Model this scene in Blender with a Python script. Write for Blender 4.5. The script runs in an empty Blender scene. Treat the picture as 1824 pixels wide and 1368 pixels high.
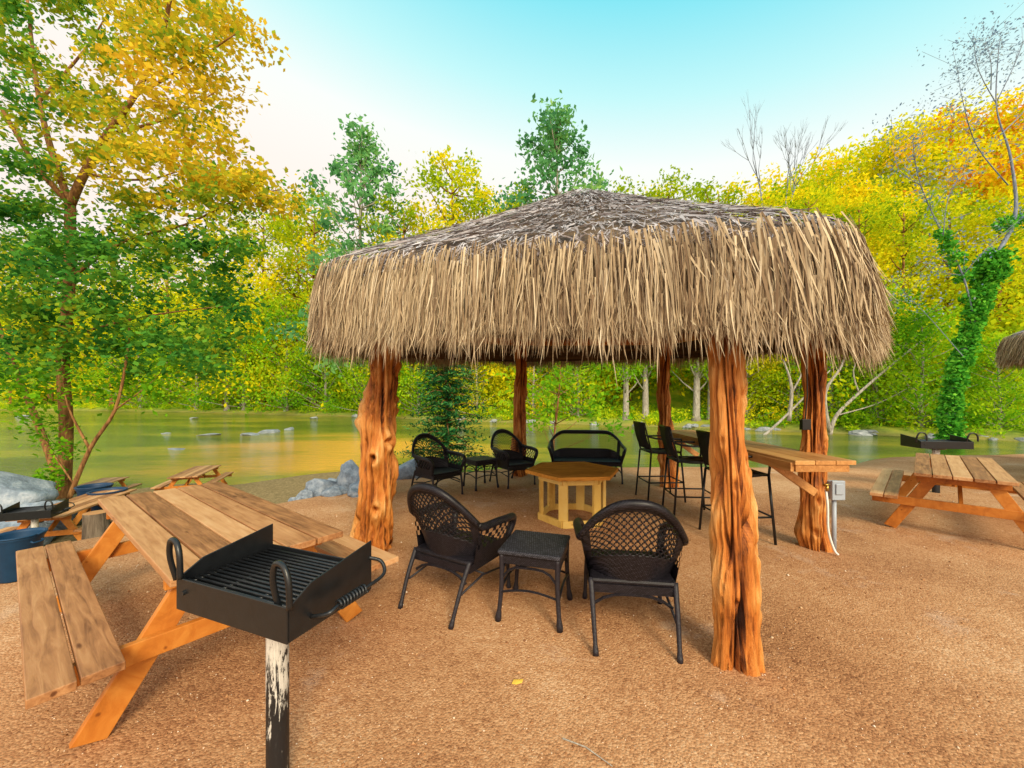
import bpy, bmesh, math, random
import numpy as np
from mathutils import Vector, Matrix, noise
random.seed(7); rng=np.random.default_rng(7)
F=700.0; CH=1.62; HY=705.0
R=math.radians
S=bpy.context.scene; COL=S.collection
def W(px,py,Y): return Vector(((px-912)/F*Y, Y, CH-(py-HY)/F*Y))
def ss(a,b,x):
    t=np.clip((np.asarray(x,float)-a)/(b-a),0,1); return t*t*(3-2*t)
# ---------------------------------------------------------------- objects
def link(o,parent=None):
    COL.objects.link(o)
    if parent: o.parent=parent
    return o
def tag(o,label=None,cat=None,group=None,kind=None):
    if label: o['label']=label
    if cat: o['category']=cat
    if group: o['group']=group
    if kind: o['kind']=kind
    return o
def thing(name,label,cat,loc=(0,0,0),rz=0,group=None):
    o=bpy.data.objects.new(name,None); link(o); o.location=loc; o.rotation_euler=(0,0,rz); o.empty_display_size=.1
    return tag(o,label,cat,group)
def dup(root,loc,rz=0,label=None,sc=1,group=None,cat=None):
    r=root.copy(); COL.objects.link(r); r.location=loc; r.rotation_euler=(0,0,rz)
    r.scale=(sc,sc,sc) if not isinstance(sc,(tuple,list)) else sc
    if label: r['label']=label
    if group: r['group']=group
    if cat: r['category']=cat
    for ch in list(root.children):
        c=ch.copy(); COL.objects.link(c); c.parent=r
        for g in list(ch.children):
            d=g.copy(); COL.objects.link(d); d.parent=c
    return r
def npmesh(name,V,Fc,tint,mat,parent=None,smooth=False):
    V=np.asarray(V,float).reshape(-1,3); Fc=np.asarray(Fc,np.int32); m,k=Fc.shape
    me=bpy.data.meshes.new(name); me.vertices.add(len(V)); me.vertices.foreach_set('co',V.ravel())
    me.loops.add(m*k); me.loops.foreach_set('vertex_index',Fc.ravel())
    me.polygons.add(m); me.polygons.foreach_set('loop_start',np.arange(m,dtype=np.int32)*k)
    me.update(calc_edges=True)
    a=me.attributes.new('tint','FLOAT','FACE'); a.data.foreach_set('value',np.asarray(tint,float).ravel())
    if smooth: me.polygons.foreach_set('use_smooth',np.ones(m,bool))
    me.materials.append(mat)
    return link(bpy.data.objects.new(name,me),parent)
class MB:
    def __init__(s): s.v=[];s.f=[];s.t=[]
    def add(s,vs,fs,tint=.5):
        o=len(s.v); s.v+=[tuple(v) for v in vs]; s.f+=[tuple(i+o for i in f) for f in fs]; s.t+=[tint]*len(fs)
    def box(s,c,size,M=None,tint=.5):
        c=Vector(c); hx,hy,hz=[q/2 for q in size]
        vs=[Vector((x,y,z)) for x in(-hx,hx) for y in(-hy,hy) for z in(-hz,hz)]
        if M is not None: vs=[M@v for v in vs]
        s.add([v+c for v in vs],[(0,1,3,2),(4,6,7,5),(0,4,5,1),(2,3,7,6),(0,2,6,4),(1,5,7,3)],tint)
    def bar(s,p,q,w,h,up=(0,0,1),tint=.5):
        p=Vector(p);q=Vector(q);d=q-p;L=d.length;d.normalize();up=Vector(up)
        sd=d.cross(up)
        if sd.length<1e-4: sd=d.cross(Vector((0,1,0)))
        sd.normalize();u=sd.cross(d)
        M=Matrix((d,sd,u)).transposed()
        s.box((p+q)/2,(L,w,h),M,tint)
    def tube(s,pts,rad,n=8,tint=.5,flat=1.0):
        pts=[Vector(p) for p in pts]; m=len(pts)
        if not isinstance(rad,(list,tuple)): rad=[rad]*m
        ref=None;vs=[]
        for i in range(m):
            d=(pts[min(i+1,m-1)]-pts[max(i-1,0)])
            if d.length<1e-6: d=Vector((0,0,1))
            d.normalize()
            if ref is None:
                ref=Vector((0,0,1)) if abs(d.z)<.9 else Vector((1,0,0))
            u=ref-d*ref.dot(d)
            if u.length<1e-4: u=d.orthogonal()
            u.normalize(); ref=u; w=d.cross(u)
            for k in range(n):
                a=2*math.pi*k/n; vs.append(pts[i]+(u*math.cos(a)*flat+w*math.sin(a))*rad[i])
        fs=[(i*n+k,i*n+(k+1)%n,(i+1)*n+(k+1)%n,(i+1)*n+k) for i in range(m-1) for k in range(n)]
        fs.append(tuple(range(n-1,-1,-1))); fs.append(tuple((m-1)*n+k for k in range(n)))
        s.add(vs,fs,tint)
    def lathe(s,prof,n=24,c=(0,0,0),tint=.5):
        c=Vector(c); vs=[]
        for r,z in prof:
            for k in range(n):
                a=2*math.pi*k/n; vs.append(c+Vector((r*math.cos(a),r*math.sin(a),z)))
        s.add(vs,[(i*n+k,i*n+(k+1)%n,(i+1)*n+(k+1)%n,(i+1)*n+k) for i in range(len(prof)-1) for k in range(n)],tint)
    def prism(s,poly,z0,z1,tint=.5):
        n=len(poly); vs=[(x,y,z0) for x,y in poly]+[(x,y,z1) for x,y in poly]
        s.add(vs,[tuple(range(n-1,-1,-1)),tuple(range(n,2*n))]+[(k,(k+1)%n,n+(k+1)%n,n+k) for k in range(n)],tint)
    def build(s,name,mat,parent=None,smooth=False,bevel=0,solid=0,auto=False):
        me=bpy.data.meshes.new(name); me.from_pydata(s.v,[],s.f); me.update()
        a=me.attributes.new('tint','FLOAT','FACE'); a.data.foreach_set('value',s.t)
        if smooth: me.polygons.foreach_set('use_smooth',[True]*len(me.polygons))
        me.materials.append(mat)
        o=link(bpy.data.objects.new(name,me),parent)
        if solid:
            md=o.modifiers.new('solid','SOLIDIFY'); md.thickness=solid; md.offset=0
        if bevel:
            md=o.modifiers.new('bevel','BEVEL'); md.width=bevel; md.segments=2; md.limit_method='ANGLE'
        return o
def spline(pts,n=6):
    pts=[Vector(p) for p in pts]; out=[]
    for i in range(len(pts)-1):
        p0=pts[max(i-1,0)];p1=pts[i];p2=pts[i+1];p3=pts[min(i+2,len(pts)-1)]
        for k in range(n):
            t=k/n
            out.append(.5*((2*p1)+(p2-p0)*t+(2*p0-5*p1+4*p2-p3)*t*t+(3*p1-p0-3*p2+p3)*t**3))
    out.append(pts[-1]); return out
def lerpl(a,b,n): return [a+(b-a)*i/(n-1) for i in range(n)]
# ---------------------------------------------------------------- materials
class MT:
    def __init__(s,name):
        s.m=bpy.data.materials.new(name); s.m.use_nodes=True; s.t=s.m.node_tree; s.t.nodes.clear()
        s.out=s.n('ShaderNodeOutputMaterial')
    def n(s,ty,**kw):
        nd=s.t.nodes.new(ty)
        for k,v in kw.items():
            if k.startswith('i_'): nd.inputs[k[2:].replace('_',' ')].default_value=v
            else: setattr(nd,k,v)
        return nd
    def l(s,a,b): s.t.links.new(a,b)
    def math(s,op,a,b=None):
        nd=s.n('ShaderNodeMath',operation=op)
        for i,x in enumerate((a,b)):
            if x is None: continue
            if isinstance(x,(int,float)): nd.inputs[i].default_value=x
            else: s.l(x,nd.inputs[i])
        return nd.outputs[0]
    def mix(s,f,a,b):
        nd=s.n('ShaderNodeMix',data_type='RGBA')
        for i,x in ((0,f),(6,a),(7,b)):
            if isinstance(x,(int,float)): nd.inputs[i].default_value=x
            elif isinstance(x,tuple): nd.inputs[i].default_value=(*x,1)
            else: s.l(x,nd.inputs[i])
        return nd.outputs[2]
    def ramp(s,f,stops):
        nd=s.n('ShaderNodeValToRGB'); e=nd.color_ramp.elements
        while len(e)<len(stops): e.new(.5)
        for el,(p,c) in zip(e,stops): el.position=p; el.color=(*c,1)
        s.l(f,nd.inputs[0]); return nd.outputs[0]
    def coord(s,scale=(1,1,1),addtint=False,kind='Object'):
        tc=s.n('ShaderNodeTexCoord').outputs[kind]
        if addtint:
            v=s.n('ShaderNodeVectorMath',operation='ADD'); s.l(tc,v.inputs[0])
            s.l(s.math('MULTIPLY',s.attr(),13.0),v.inputs[1]); tc=v.outputs[0]
        mp=s.n('ShaderNodeMapping'); mp.inputs['Scale'].default_value=scale; s.l(tc,mp.inputs[0]); return mp.outputs[0]
    def attr(s,name='tint'): return s.n('ShaderNodeAttribute',attribute_name=name).outputs['Fac']
    def noise(s,vec,scale,detail=4,rough=.5,dist=0):
        nd=s.n('ShaderNodeTexNoise'); s.l(vec,nd.inputs['Vector'])
        nd.inputs['Scale'].default_value=scale; nd.inputs['Detail'].default_value=detail
        nd.inputs['Roughness'].default_value=rough; nd.inputs['Distortion'].default_value=dist
        return nd.outputs['Fac']
    def vor(s,vec,scale,out='Distance'):
        nd=s.n('ShaderNodeTexVoronoi'); s.l(vec,nd.inputs['Vector']); nd.inputs['Scale'].default_value=scale; return nd.outputs[out]
    def bump(s,h,strength=.3,dist=.02):
        b=s.n('ShaderNodeBump'); b.inputs['Strength'].default_value=strength; b.inputs['Distance'].default_value=dist
        s.l(h,b.inputs['Height']); return b.outputs[0]
    def bsdf(s,color,rough=.6,normal=None,spec=.5,metal=0,coat=0):
        p=s.n('ShaderNodeBsdfPrincipled')
        if isinstance(color,tuple): p.inputs['Base Color'].default_value=(*color,1)
        else: s.l(color,p.inputs['Base Color'])
        if isinstance(rough,(int,float)): p.inputs['Roughness'].default_value=rough
        else: s.l(rough,p.inputs['Roughness'])
        p.inputs['Specular IOR Level'].default_value=spec; p.inputs['Metallic'].default_value=metal
        if normal is not None: s.l(normal,p.inputs['Normal'])
        s.l(p.outputs[0],s.out.inputs[0]); return p
def wood(name,stops,scale=(1.2,14,14),rough=.6,k=.3,spec=.3,bs=.25):
    m=MT(name); v=m.coord(scale,True); n=m.noise(v,2.2,6,.6,.8); n2=m.noise(m.coord((1.5,1.5,1.5),True),2.5,3)
    kv=m.vor(m.coord((2.2,9,9) if scale[0]<scale[1] else (5,5,5),True),1.0)
    knot=m.math('MULTIPLY',m.math('MAXIMUM',m.math('SUBTRACT',.11,kv),0.0),4.0)
    f=m.math('ADD',m.math('MULTIPLY',n,.62),m.math('ADD',m.math('MULTIPLY',n2,.25),m.math('MULTIPLY',m.math('SUBTRACT',m.attr(),.5),k)))
    f=m.math('SUBTRACT',f,knot)
    c=m.ramp(f,stops); m.bsdf(c,rough,m.bump(n,bs,.01),spec); return m.m
def leafmat(name,stops,trans=.4):
    m=MT(name); c=m.ramp(m.attr(),stops)
    d=m.n('ShaderNodeBsdfDiffuse'); m.l(c,d.inputs[0])
    t=m.n('ShaderNodeBsdfTranslucent'); m.l(c,t.inputs[0])
    mx=m.n('ShaderNodeMixShader'); mx.inputs[0].default_value=trans; m.l(d.outputs[0],mx.inputs[1]); m.l(t.outputs[0],mx.inputs[2]); m.l(mx.outputs[0],m.out.inputs[0]); return m.m
def plain(name,c,rough=.5,spec=.5,var=.15,scale=12,metal=0,bs=.1):
    m=MT(name); n=m.noise(m.coord(),scale,4,.6)
    col=m.ramp(n,[(.25,tuple(q*(1-var) for q in c)),(.75,tuple(min(1,q*(1+var)) for q in c))])
    m.bsdf(col,rough,m.bump(n,bs,.01),spec,metal); return m.m
M={}
M['top']=wood('weathered_plank',[(.15,(.12,.042,.015)),(.36,(.36,.165,.066)),(.56,(.53,.285,.13)),(.8,(.64,.41,.22))],rough=.5)
M['leg']=wood('stained_lumber',[(.15,(.20,.055,.008)),(.40,(.46,.15,.02)),(.6,(.58,.23,.04)),(.9,(.66,.32,.08))],(4,5,4),.5)
M['pine']=wood('yellow_pine',[(.15,(.52,.28,.05)),(.45,(.76,.50,.12)),(.85,(.84,.62,.22))],(5,5,3),.5,bs=.1)
M['ctop']=wood('stained_table_top',[(.2,(.28,.095,.013)),(.5,(.60,.27,.045)),(.85,(.68,.36,.09))],(2,12,12),.75,spec=.1)
M['bar']=wood('bar_wood',[(.2,(.28,.10,.02)),(.5,(.54,.27,.09)),(.85,(.66,.40,.16))],(12,1.2,12),.5)
def cedar():
    m=MT('cedar_log'); v=m.coord((11,11,1.0)); n=m.noise(v,2.8,6,.68,1.4); n2=m.noise(m.coord((2.2,2.2,1.6)),2.2,4,.6)
    f=m.math('ADD',m.math('MULTIPLY',n,.50),m.math('ADD',m.math('MULTIPLY',m.attr(),.50),m.math('MULTIPLY',m.math('SUBTRACT',n2,.5),.6)))
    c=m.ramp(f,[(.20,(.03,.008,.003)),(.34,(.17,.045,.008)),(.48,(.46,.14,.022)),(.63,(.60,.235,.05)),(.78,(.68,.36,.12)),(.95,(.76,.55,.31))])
    m.bsdf(c,.5,m.bump(n,.8,.025),.3); return m.m
M['cedar']=cedar()
def thatch(name,stops):
    m=MT(name); n=m.noise(m.coord((3,3,3)),1.5,3)
    f=m.math('ADD',m.math('MULTIPLY',m.attr(),.75),m.math('MULTIPLY',n,.25))
    m.bsdf(m.ramp(f,stops),.6,None,.25); return m.m
M['thatch']=thatch('thatch_straw',[(.12,(.07,.04,.022)),(.32,(.22,.145,.08)),(.52,(.37,.275,.165)),(.75,(.49,.39,.25)),(1,(.66,.57,.44))])
M['thatchtop']=thatch('thatch_weathered',[(.12,(.15,.12,.12)),(.38,(.27,.23,.23)),(.62,(.39,.36,.375)),(.9,(.57,.56,.61))])
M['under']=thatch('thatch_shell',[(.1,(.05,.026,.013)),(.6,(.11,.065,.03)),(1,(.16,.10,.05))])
def wicker(name,c1,c2,mo,rough=.42,spec=.35):
    m=MT(name); b=m.n('ShaderNodeTexBrick'); b.inputs['Scale'].default_value=30
    tc=m.n('ShaderNodeTexCoord').outputs['Object']; sx=m.n('ShaderNodeSeparateXYZ'); m.l(tc,sx.inputs[0])
    cb=m.n('ShaderNodeCombineXYZ'); m.l(m.math('ADD',sx.outputs[0],m.math('MULTIPLY',sx.outputs[1],.8)),cb.inputs[0]); m.l(m.math('ADD',sx.outputs[2],m.math('MULTIPLY',sx.outputs[1],.55)),cb.inputs[1]); m.l(cb.outputs[0],b.inputs['Vector'])
    b.inputs['Mortar Size'].default_value=.07; b.inputs['Color1'].default_value=(*c1,1); b.inputs['Color2'].default_value=(*c2,1); b.inputs['Mortar'].default_value=(*mo,1)
    bw=m.n('ShaderNodeRGBToBW'); m.l(b.outputs[0],bw.inputs[0])
    m.bsdf(b.outputs[0],rough,m.bump(bw.outputs[0],1,.12),spec); return m.m
M['wicker']=wicker('dark_wicker',(.011,.010,.016),(.046,.041,.058),(.0015,.001,.002))  # lighter bluish second colour paints a cool sheen into the weave
M['wovtop']=wicker('woven_table_top',(.035,.035,.05),(.13,.13,.17),(.006,.006,.008),.5,.3)
M['wickerleg']=plain('wrapped_leg',(.016,.014,.020),.42,.35,.4,70,bs=.6)
M['black']=plain('black_enamel',(.008,.009,.011),.34,.45,.3,20)
M['iron']=plain('cast_iron',(.02,.022,.026),.38,.5,.4,40,metal=.4,bs=.25)
M['mesh']=plain('black_sling',(.010,.011,.014),.6,.3,.3,80)
M['blue']=plain('blue_plastic',(.006,.04,.10),.55,.3,.2,6)
M['navy']=plain('dark_blue_plastic',(.008,.035,.09),.5,.35,.2,6)
M['grey']=plain('grey_pvc',(.30,.35,.42),.45,.5,.08,6)
M['white']=plain('white_hose',(.72,.72,.70),.45,.5,.05,6)
M['brass']=plain('brass',(.5,.33,.08),.3,.5,.1,6,metal=.9)
def rockm(name,stops):
    m=MT(name); v=m.coord(); n=m.noise(v,2.2,7,.62); n2=m.noise(v,11,4,.6)
    c=m.ramp(m.math('ADD',m.math('MULTIPLY',n,.7),m.math('MULTIPLY',n2,.3)),stops)
    m.bsdf(c,.8,m.bump(n2,.6,.05),.3); return m.m
M['rock']=rockm('limestone',[(.3,(.08,.10,.13)),(.48,(.20,.25,.32)),(.7,(.42,.46,.52))])
M['rockpale']=rockm('river_limestone',[(.3,(.10,.115,.12)),(.48,(.25,.28,.30)),(.7,(.46,.48,.50))])
def barkm(name,a,b,c3):
    m=MT(name); v=m.coord((5,5,.9)); n=m.noise(v,2.5,5,.65,.5)
    m.bsdf(m.ramp(n,[(.3,a),(.5,b),(.72,c3)]),.85,m.bump(n,.6,.05),.2); return m.m
M['bark']=barkm('bark_brown',(.07,.03,.012),(.24,.11,.04),(.45,.24,.09))
M['barkpale']=barkm('bark_pale',(.14,.12,.10),(.32,.29,.25),(.55,.52,.46))
M['barkdark']=barkm('bark_stump',(.04,.03,.022),(.12,.09,.065),(.24,.19,.14))
M['barkgrey']=barkm('bark_bluegrey',(.10,.12,.17),(.18,.21,.28),(.30,.33,.40))
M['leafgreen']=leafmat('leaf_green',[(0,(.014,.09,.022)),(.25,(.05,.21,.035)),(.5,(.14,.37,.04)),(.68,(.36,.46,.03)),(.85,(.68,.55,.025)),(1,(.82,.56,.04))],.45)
M['leafyel']=leafmat('leaf_golden',[(0,(.13,.28,.010)),(.25,(.40,.52,.012)),(.5,(.74,.71,.012)),(.75,(.92,.71,.012)),(.9,(.84,.42,.02)),(1,(.58,.20,.02))],.5)
M['leaflime']=leafmat('leaf_lime',[(0,(.05,.20,.012)),(.35,(.19,.46,.015)),(.75,(.54,.72,.02)),(1,(.80,.78,.025))],.5)
M['leafsyc']=leafmat('leaf_sycamore',[(0,(.05,.20,.09)),(.5,(.16,.42,.14)),(1,(.42,.60,.13))],.45)
M['leafdark']=leafmat('leaf_evergreen',[(0,(.006,.04,.018)),(.5,(.025,.14,.04)),(1,(.09,.27,.06))],.2)
M['leafpale']=leafmat('leaf_pale',[(0,(.14,.22,.38)),(.5,(.24,.34,.50)),(1,(.40,.47,.54))],.4)
M['ivy']=leafmat('leaf_ivy',[(0,(.02,.14,.018)),(.5,(.09,.40,.035)),(1,(.28,.66,.06))],.35)
def groundm():
    m=MT('gravel_ground'); v=m.coord(); zone=m.attr('zone')
    n1=m.noise(v,.65,5,.62); n2=m.noise(v,16,6,.75); vo=m.n('ShaderNodeTexVoronoi'); m.l(v,vo.inputs['Vector']); vo.inputs['Scale'].default_value=85; vo2=m.vor(v,190,'Color')
    bw=m.n('ShaderNodeRGBToBW'); m.l(vo.outputs['Color'],bw.inputs[0]); bw2=m.n('ShaderNodeRGBToBW'); m.l(vo2,bw2.inputs[0])
    f=m.math('ADD',m.math('MULTIPLY',n1,.46),m.math('ADD',m.math('MULTIPLY',n2,.24),m.math('ADD',m.math('MULTIPLY',bw.outputs[0],.18),m.math('MULTIPLY',bw2.outputs[0],.13))))
    g=m.ramp(f,[(.34,(.18,.072,.032)),(.45,(.36,.17,.076)),(.56,(.49,.265,.130)),(.72,(.66,.46,.29))])
    pale=m.ramp(m.noise(v,1.15,5,.72),[(.58,(0,0,0)),(.76,(1,1,1))])
    pb=m.n('ShaderNodeRGBToBW'); m.l(pale,pb.inputs[0])
    g=m.mix(m.math('MULTIPLY',pb.outputs[0],.5),g,(.63,.50,.40))
    d=m.ramp(n2,[(.3,(.10,.08,.035)),(.5,(.24,.17,.08)),(.7,(.38,.28,.15))])
    gr=m.ramp(n1,[(.3,(.08,.22,.012)),(.5,(.26,.40,.02)),(.75,(.52,.46,.03))])
    z1=m.n('ShaderNodeClamp'); m.l(zone,z1.inputs[0])
    z2=m.n('ShaderNodeClamp'); m.l(m.math('SUBTRACT',zone,1.0),z2.inputs[0])
    c=m.mix(z1.outputs[0],g,d); c=m.mix(z2.outputs[0],c,gr)
    h=m.math('ADD',m.math('MULTIPLY',n2,.5),m.math('SUBTRACT',.5,vo.outputs['Distance']))
    m.bsdf(c,.9,m.bump(h,.5,.009),.15); return m.m
def waterm():
    m=MT('river_water'); v=m.coord((.45,1.9,1)); n=m.noise(v,1.9,6,.68,.3); n2=m.noise(m.coord((.22,.7,1)),.25,4,.6,.5)
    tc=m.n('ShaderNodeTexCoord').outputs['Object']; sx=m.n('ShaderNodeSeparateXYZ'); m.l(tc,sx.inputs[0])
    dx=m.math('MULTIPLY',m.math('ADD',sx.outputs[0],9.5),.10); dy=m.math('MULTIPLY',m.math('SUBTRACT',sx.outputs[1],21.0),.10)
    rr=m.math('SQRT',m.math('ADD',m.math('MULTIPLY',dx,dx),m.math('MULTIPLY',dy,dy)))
    sh=m.math('MULTIPLY',m.math('MAXIMUM',m.math('SUBTRACT',1.2,rr),0.0),.42)  # amber hill reflection painted into the water colour around one spot
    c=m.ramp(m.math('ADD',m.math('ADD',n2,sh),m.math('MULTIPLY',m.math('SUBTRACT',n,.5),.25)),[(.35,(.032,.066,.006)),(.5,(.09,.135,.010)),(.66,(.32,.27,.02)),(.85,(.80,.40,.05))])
    p=m.bsdf(c,.05,m.bump(n,.5,.2),.5); p.inputs['IOR'].default_value=1.33; return m.m
# ---------------------------------------------------------------- terrain
NE=np.array([(-260,-40),(-30,-20),(-8,-4),(-6,1.5),(-5,3.8),(-3.4,5.6),(-2,7.6),(0,8.6),(4,8.8),(8,8.7),(10.5,10.3),(16,11),(20,9),(30,2),(60,-25),(260,-80)],float)
FE=np.array([(-260,112),(-107,82),(-64,73),(-21.4,55),(-.75,43.5),(15.2,37),(25.6,30.5),(33,25.5),(45,18),(70,5),(260,-45)],float)
def sdist(x,y,E):
    d=np.full(x.shape,1e9)
    for a,b in zip(E[:-1],E[1:]):
        ab=b-a; t=np.clip(((x-a[0])*ab[0]+(y-a[1])*ab[1])/(ab@ab),0,1)
        d=np.minimum(d,np.hypot(x-a[0]-t*ab[0],y-a[1]-t*ab[1]))
    return np.where(y>np.interp(x,E[:,0],E[:,1]),d,-d)
def terr(x,y):
    x=np.asarray(x,float);y=np.asarray(y,float)
    s=sdist(x,y,NE); d=sdist(x,y,FE); sp=np.maximum(s,0); wl=1-ss(-4.5,-.5,x)
    sp2=sp-1.8*(1-ss(-11,-8.5,x))
    z=-(wl*(1.1*ss(0,3.5,sp)+1.4*ss(7.6,11.5,sp2))+(1-wl)*2.5*ss(0,5,sp))
    z=z+ss(-5,2.5,d)*1.8+(30+10*ss(-60,10,x)-8*ss(10,28,x)+6*ss(38,70,x))*ss(3,52,d)*(1+.08*np.sin(x*.11+1)*np.cos(y*.09))
    z=z+3*ss(-14,-45,y)*(s<0)*(1+.06*np.sin(x*.2))
    z=z+.012*np.sin(x*2.1+y*.7)*np.cos(y*1.7-x*.4)
    return z
def T(x,y): return float(terr(np.array([x]),np.array([y]))[0])
xs=np.concatenate([-np.geomspace(250,14,50),np.arange(-13.8,13.9,.22),np.geomspace(14,250,50)])
ys=np.concatenate([np.linspace(-90,-6,30),np.arange(-5.5,0,.5),np.arange(0,14,.2),np.geomspace(14,180,75)])
X,Y=np.meshgrid(xs,ys); Z=terr(X,Y)
nx,ny=len(xs),len(ys); idx=np.arange(nx*ny).reshape(ny,nx)
Fq=np.stack([idx[:-1,:-1],idx[:-1,1:],idx[1:,1:],idx[1:,:-1]],-1).reshape(-1,4)
g=npmesh('ground',np.stack([X,Y,Z],-1),Fq,np.full(len(Fq),.5),groundm(),smooth=True)
zone=ss(.1,1.6,sdist(X,Y,NE)+.35*np.sin(X*1.9)*np.cos(Y*2.3))+ss(-2,3,sdist(X,Y,FE))
a=g.data.attributes.new('zone','FLOAT','POINT'); a.data.foreach_set('value',zone.ravel())
tag(g,'orange gravel terrace sloping down to the river with the wooded hillside opposite','ground',kind='structure')
WZ=-1.3
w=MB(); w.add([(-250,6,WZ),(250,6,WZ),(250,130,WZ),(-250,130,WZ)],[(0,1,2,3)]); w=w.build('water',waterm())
tag(w,'shallow green river reflecting golden trees','river',kind='structure')
# pebbles
n=15000; px=rng.uniform(-1,1,n); Yp=1.2+6*rng.random(n)**1.6; Xp=px*Yp*1.25
sz=rng.uniform(.002,.0055,n)*(.6+.22*Yp**.7)*(1+1.2*(rng.random(n)>.96)); keep=sdist(Xp,Yp,NE)<-.3; Xp,Yp,sz=Xp[keep],Yp[keep],sz[keep]; n=len(Xp)
o6=np.array([(1,0,0),(-1,0,0),(0,1,0),(0,-1,0),(0,0,1),(0,0,-1)],float)
V=o6[None]*sz[:,None,None]*rng.uniform(.6,1.3,(n,6,1)); V[:,:,2]*=.7
V+=np.stack([Xp,Yp,terr(Xp,Yp)+sz*.25],-1)[:,None]
f8=np.array([(0,2,4),(2,1,4),(1,3,4),(3,0,4),(2,0,5),(1,2,5),(3,1,5),(0,3,5)])
Fp=(f8[None]+(np.arange(n)*6)[:,None,None]).reshape(-1,3)
mp=MT('pebble'); mp.bsdf(mp.ramp(mp.attr(),[(0,(.17,.07,.03)),(.45,(.40,.19,.08)),(.8,(.58,.36,.19)),(1,(.76,.66,.54))]),.85,None,.2)
o=npmesh('gravel',V,Fp,np.repeat(rng.random(n),8),mp.m); tag(o,'loose orange pebbles scattered over the terrace','gravel',kind='stuff')
# ---------------------------------------------------------------- leaves & trees
def leafmesh(name,C,size,tint,mat,parent=None,flat=0,asp=.55,droop=0):
    C=np.asarray(C,float); n=len(C); size=np.broadcast_to(size,(n,))[:,None]
    nr=rng.normal(size=(n,3)); nr[:,2]=nr[:,2]+flat*np.sign(nr[:,2]); nr/=np.linalg.norm(nr,axis=1)[:,None]
    a=np.cross(nr,rng.normal(size=(n,3))); a/=np.linalg.norm(a,axis=1)[:,None]+1e-9; b=np.cross(nr,a)
    V=np.stack([C-a*size,C+b*size*asp-a*size*.1,C+a*size,C-b*size*asp-a*size*.1],1)
    return npmesh(name,V,np.arange(n*4).reshape(n,4),np.clip(tint,0,1),mat,parent)
def ball(n,shell=.45):
    v=rng.normal(size=(n,3)); v/=np.linalg.norm(v,axis=1)[:,None]; return v*(shell+(1-shell)*rng.random((n,1)))**.8
def tree(name,label,cat,loc,H,Rc,zb,nl,per,ls,lm,bm,tr=.25,group=None,topy=.25,lean=0,rz=0,flat=0,cone=0):
    root=thing(name,label,cat,loc,rz,group)
    mb=MB(); tp=spline([(0,0,-.3),(lean*.3+random.uniform(-.1,.1),0,H*.3),(lean*.7,random.uniform(-.2,.2),H*.65),(lean,0,H*.97)],5)
    k=len(tp); mb.tube(tp,[tr*1.5]+[tr*(1-.85*i/k) for i in range(1,k)],8)
    Cs=[];Ts=[]
    for i in range(nl):
        t=(i+random.random())/nl; zz=zb+(H-zb)*t
        if cone: rr=Rc*min(1,(1.04-t)*2.0+.06)*random.uniform(.5,1.3)
        else: rr=Rc*(math.sin(math.pi*min(1,(.18+.82*(1-t))**.8*.62))**.9)*(1 if t<.97 else .5)
        an=i*2.4+random.uniform(-.5,.5); q=rr*random.uniform(.25,.95)
        cx=lean*zz/H+q*math.cos(an); cy=q*math.sin(an); lr=Rc*(random.uniform(.16,.32) if cone else random.uniform(.22,.42))*(1-topy*t)
        Cs.append(np.array([cx,cy,zz])+rng.normal(0,.5,(per,3))*np.array([lr,lr,lr*.75])*1.15); Ts.append(np.clip(random.uniform(.18,.68)+rng.normal(0,.09,per),0,1))
        p0=tp[min(k-1,max(1,int(k*max(.12,(zz-Rc*.3)/H))))]
        mb.tube([p0,Vector((cx,cy,zz))*.5+p0*.5+Vector((0,0,-.01*H)),(cx,cy,zz)],[tr*.3,tr*.18,tr*.06],5)
    mb.build('trunk',bm,root,smooth=True)
    leafmesh('crown',np.concatenate(Cs),ls*rng.uniform(.6,1.3,nl*per),np.concatenate(Ts),lm,root,flat)
    return root
def bare(name,label,loc,H,mat,tr,depth=5,spread=.5,lean=(0,0),group=None):
    root=thing(name,label,'tree',loc,group=group); mb=MB()
    def rec(p,d,L,r,k):
        q=p+d*L*.5+Vector((random.uniform(-1,1),random.uniform(-1,1),0))*L*.06; e=p+d*L
        mb.tube([p,q,e],[r,r*.85,r*.68],6 if k>2 else 4)
        if k==0: return
        for j in range(2 if random.random()<.5 else 3):
            nd=(d+Vector((random.gauss(0,spread),random.gauss(0,spread),random.uniform(0,.25)))).normalized()
            rec(e,nd,L*random.uniform(.58,.8),r*.62,k-1)
    rec(Vector((0,0,-.3)),Vector((lean[0],lean[1],1)).normalized(),H*.36,tr,depth)
    mb.build('trunk',mat,root,smooth=True)
    return root
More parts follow.
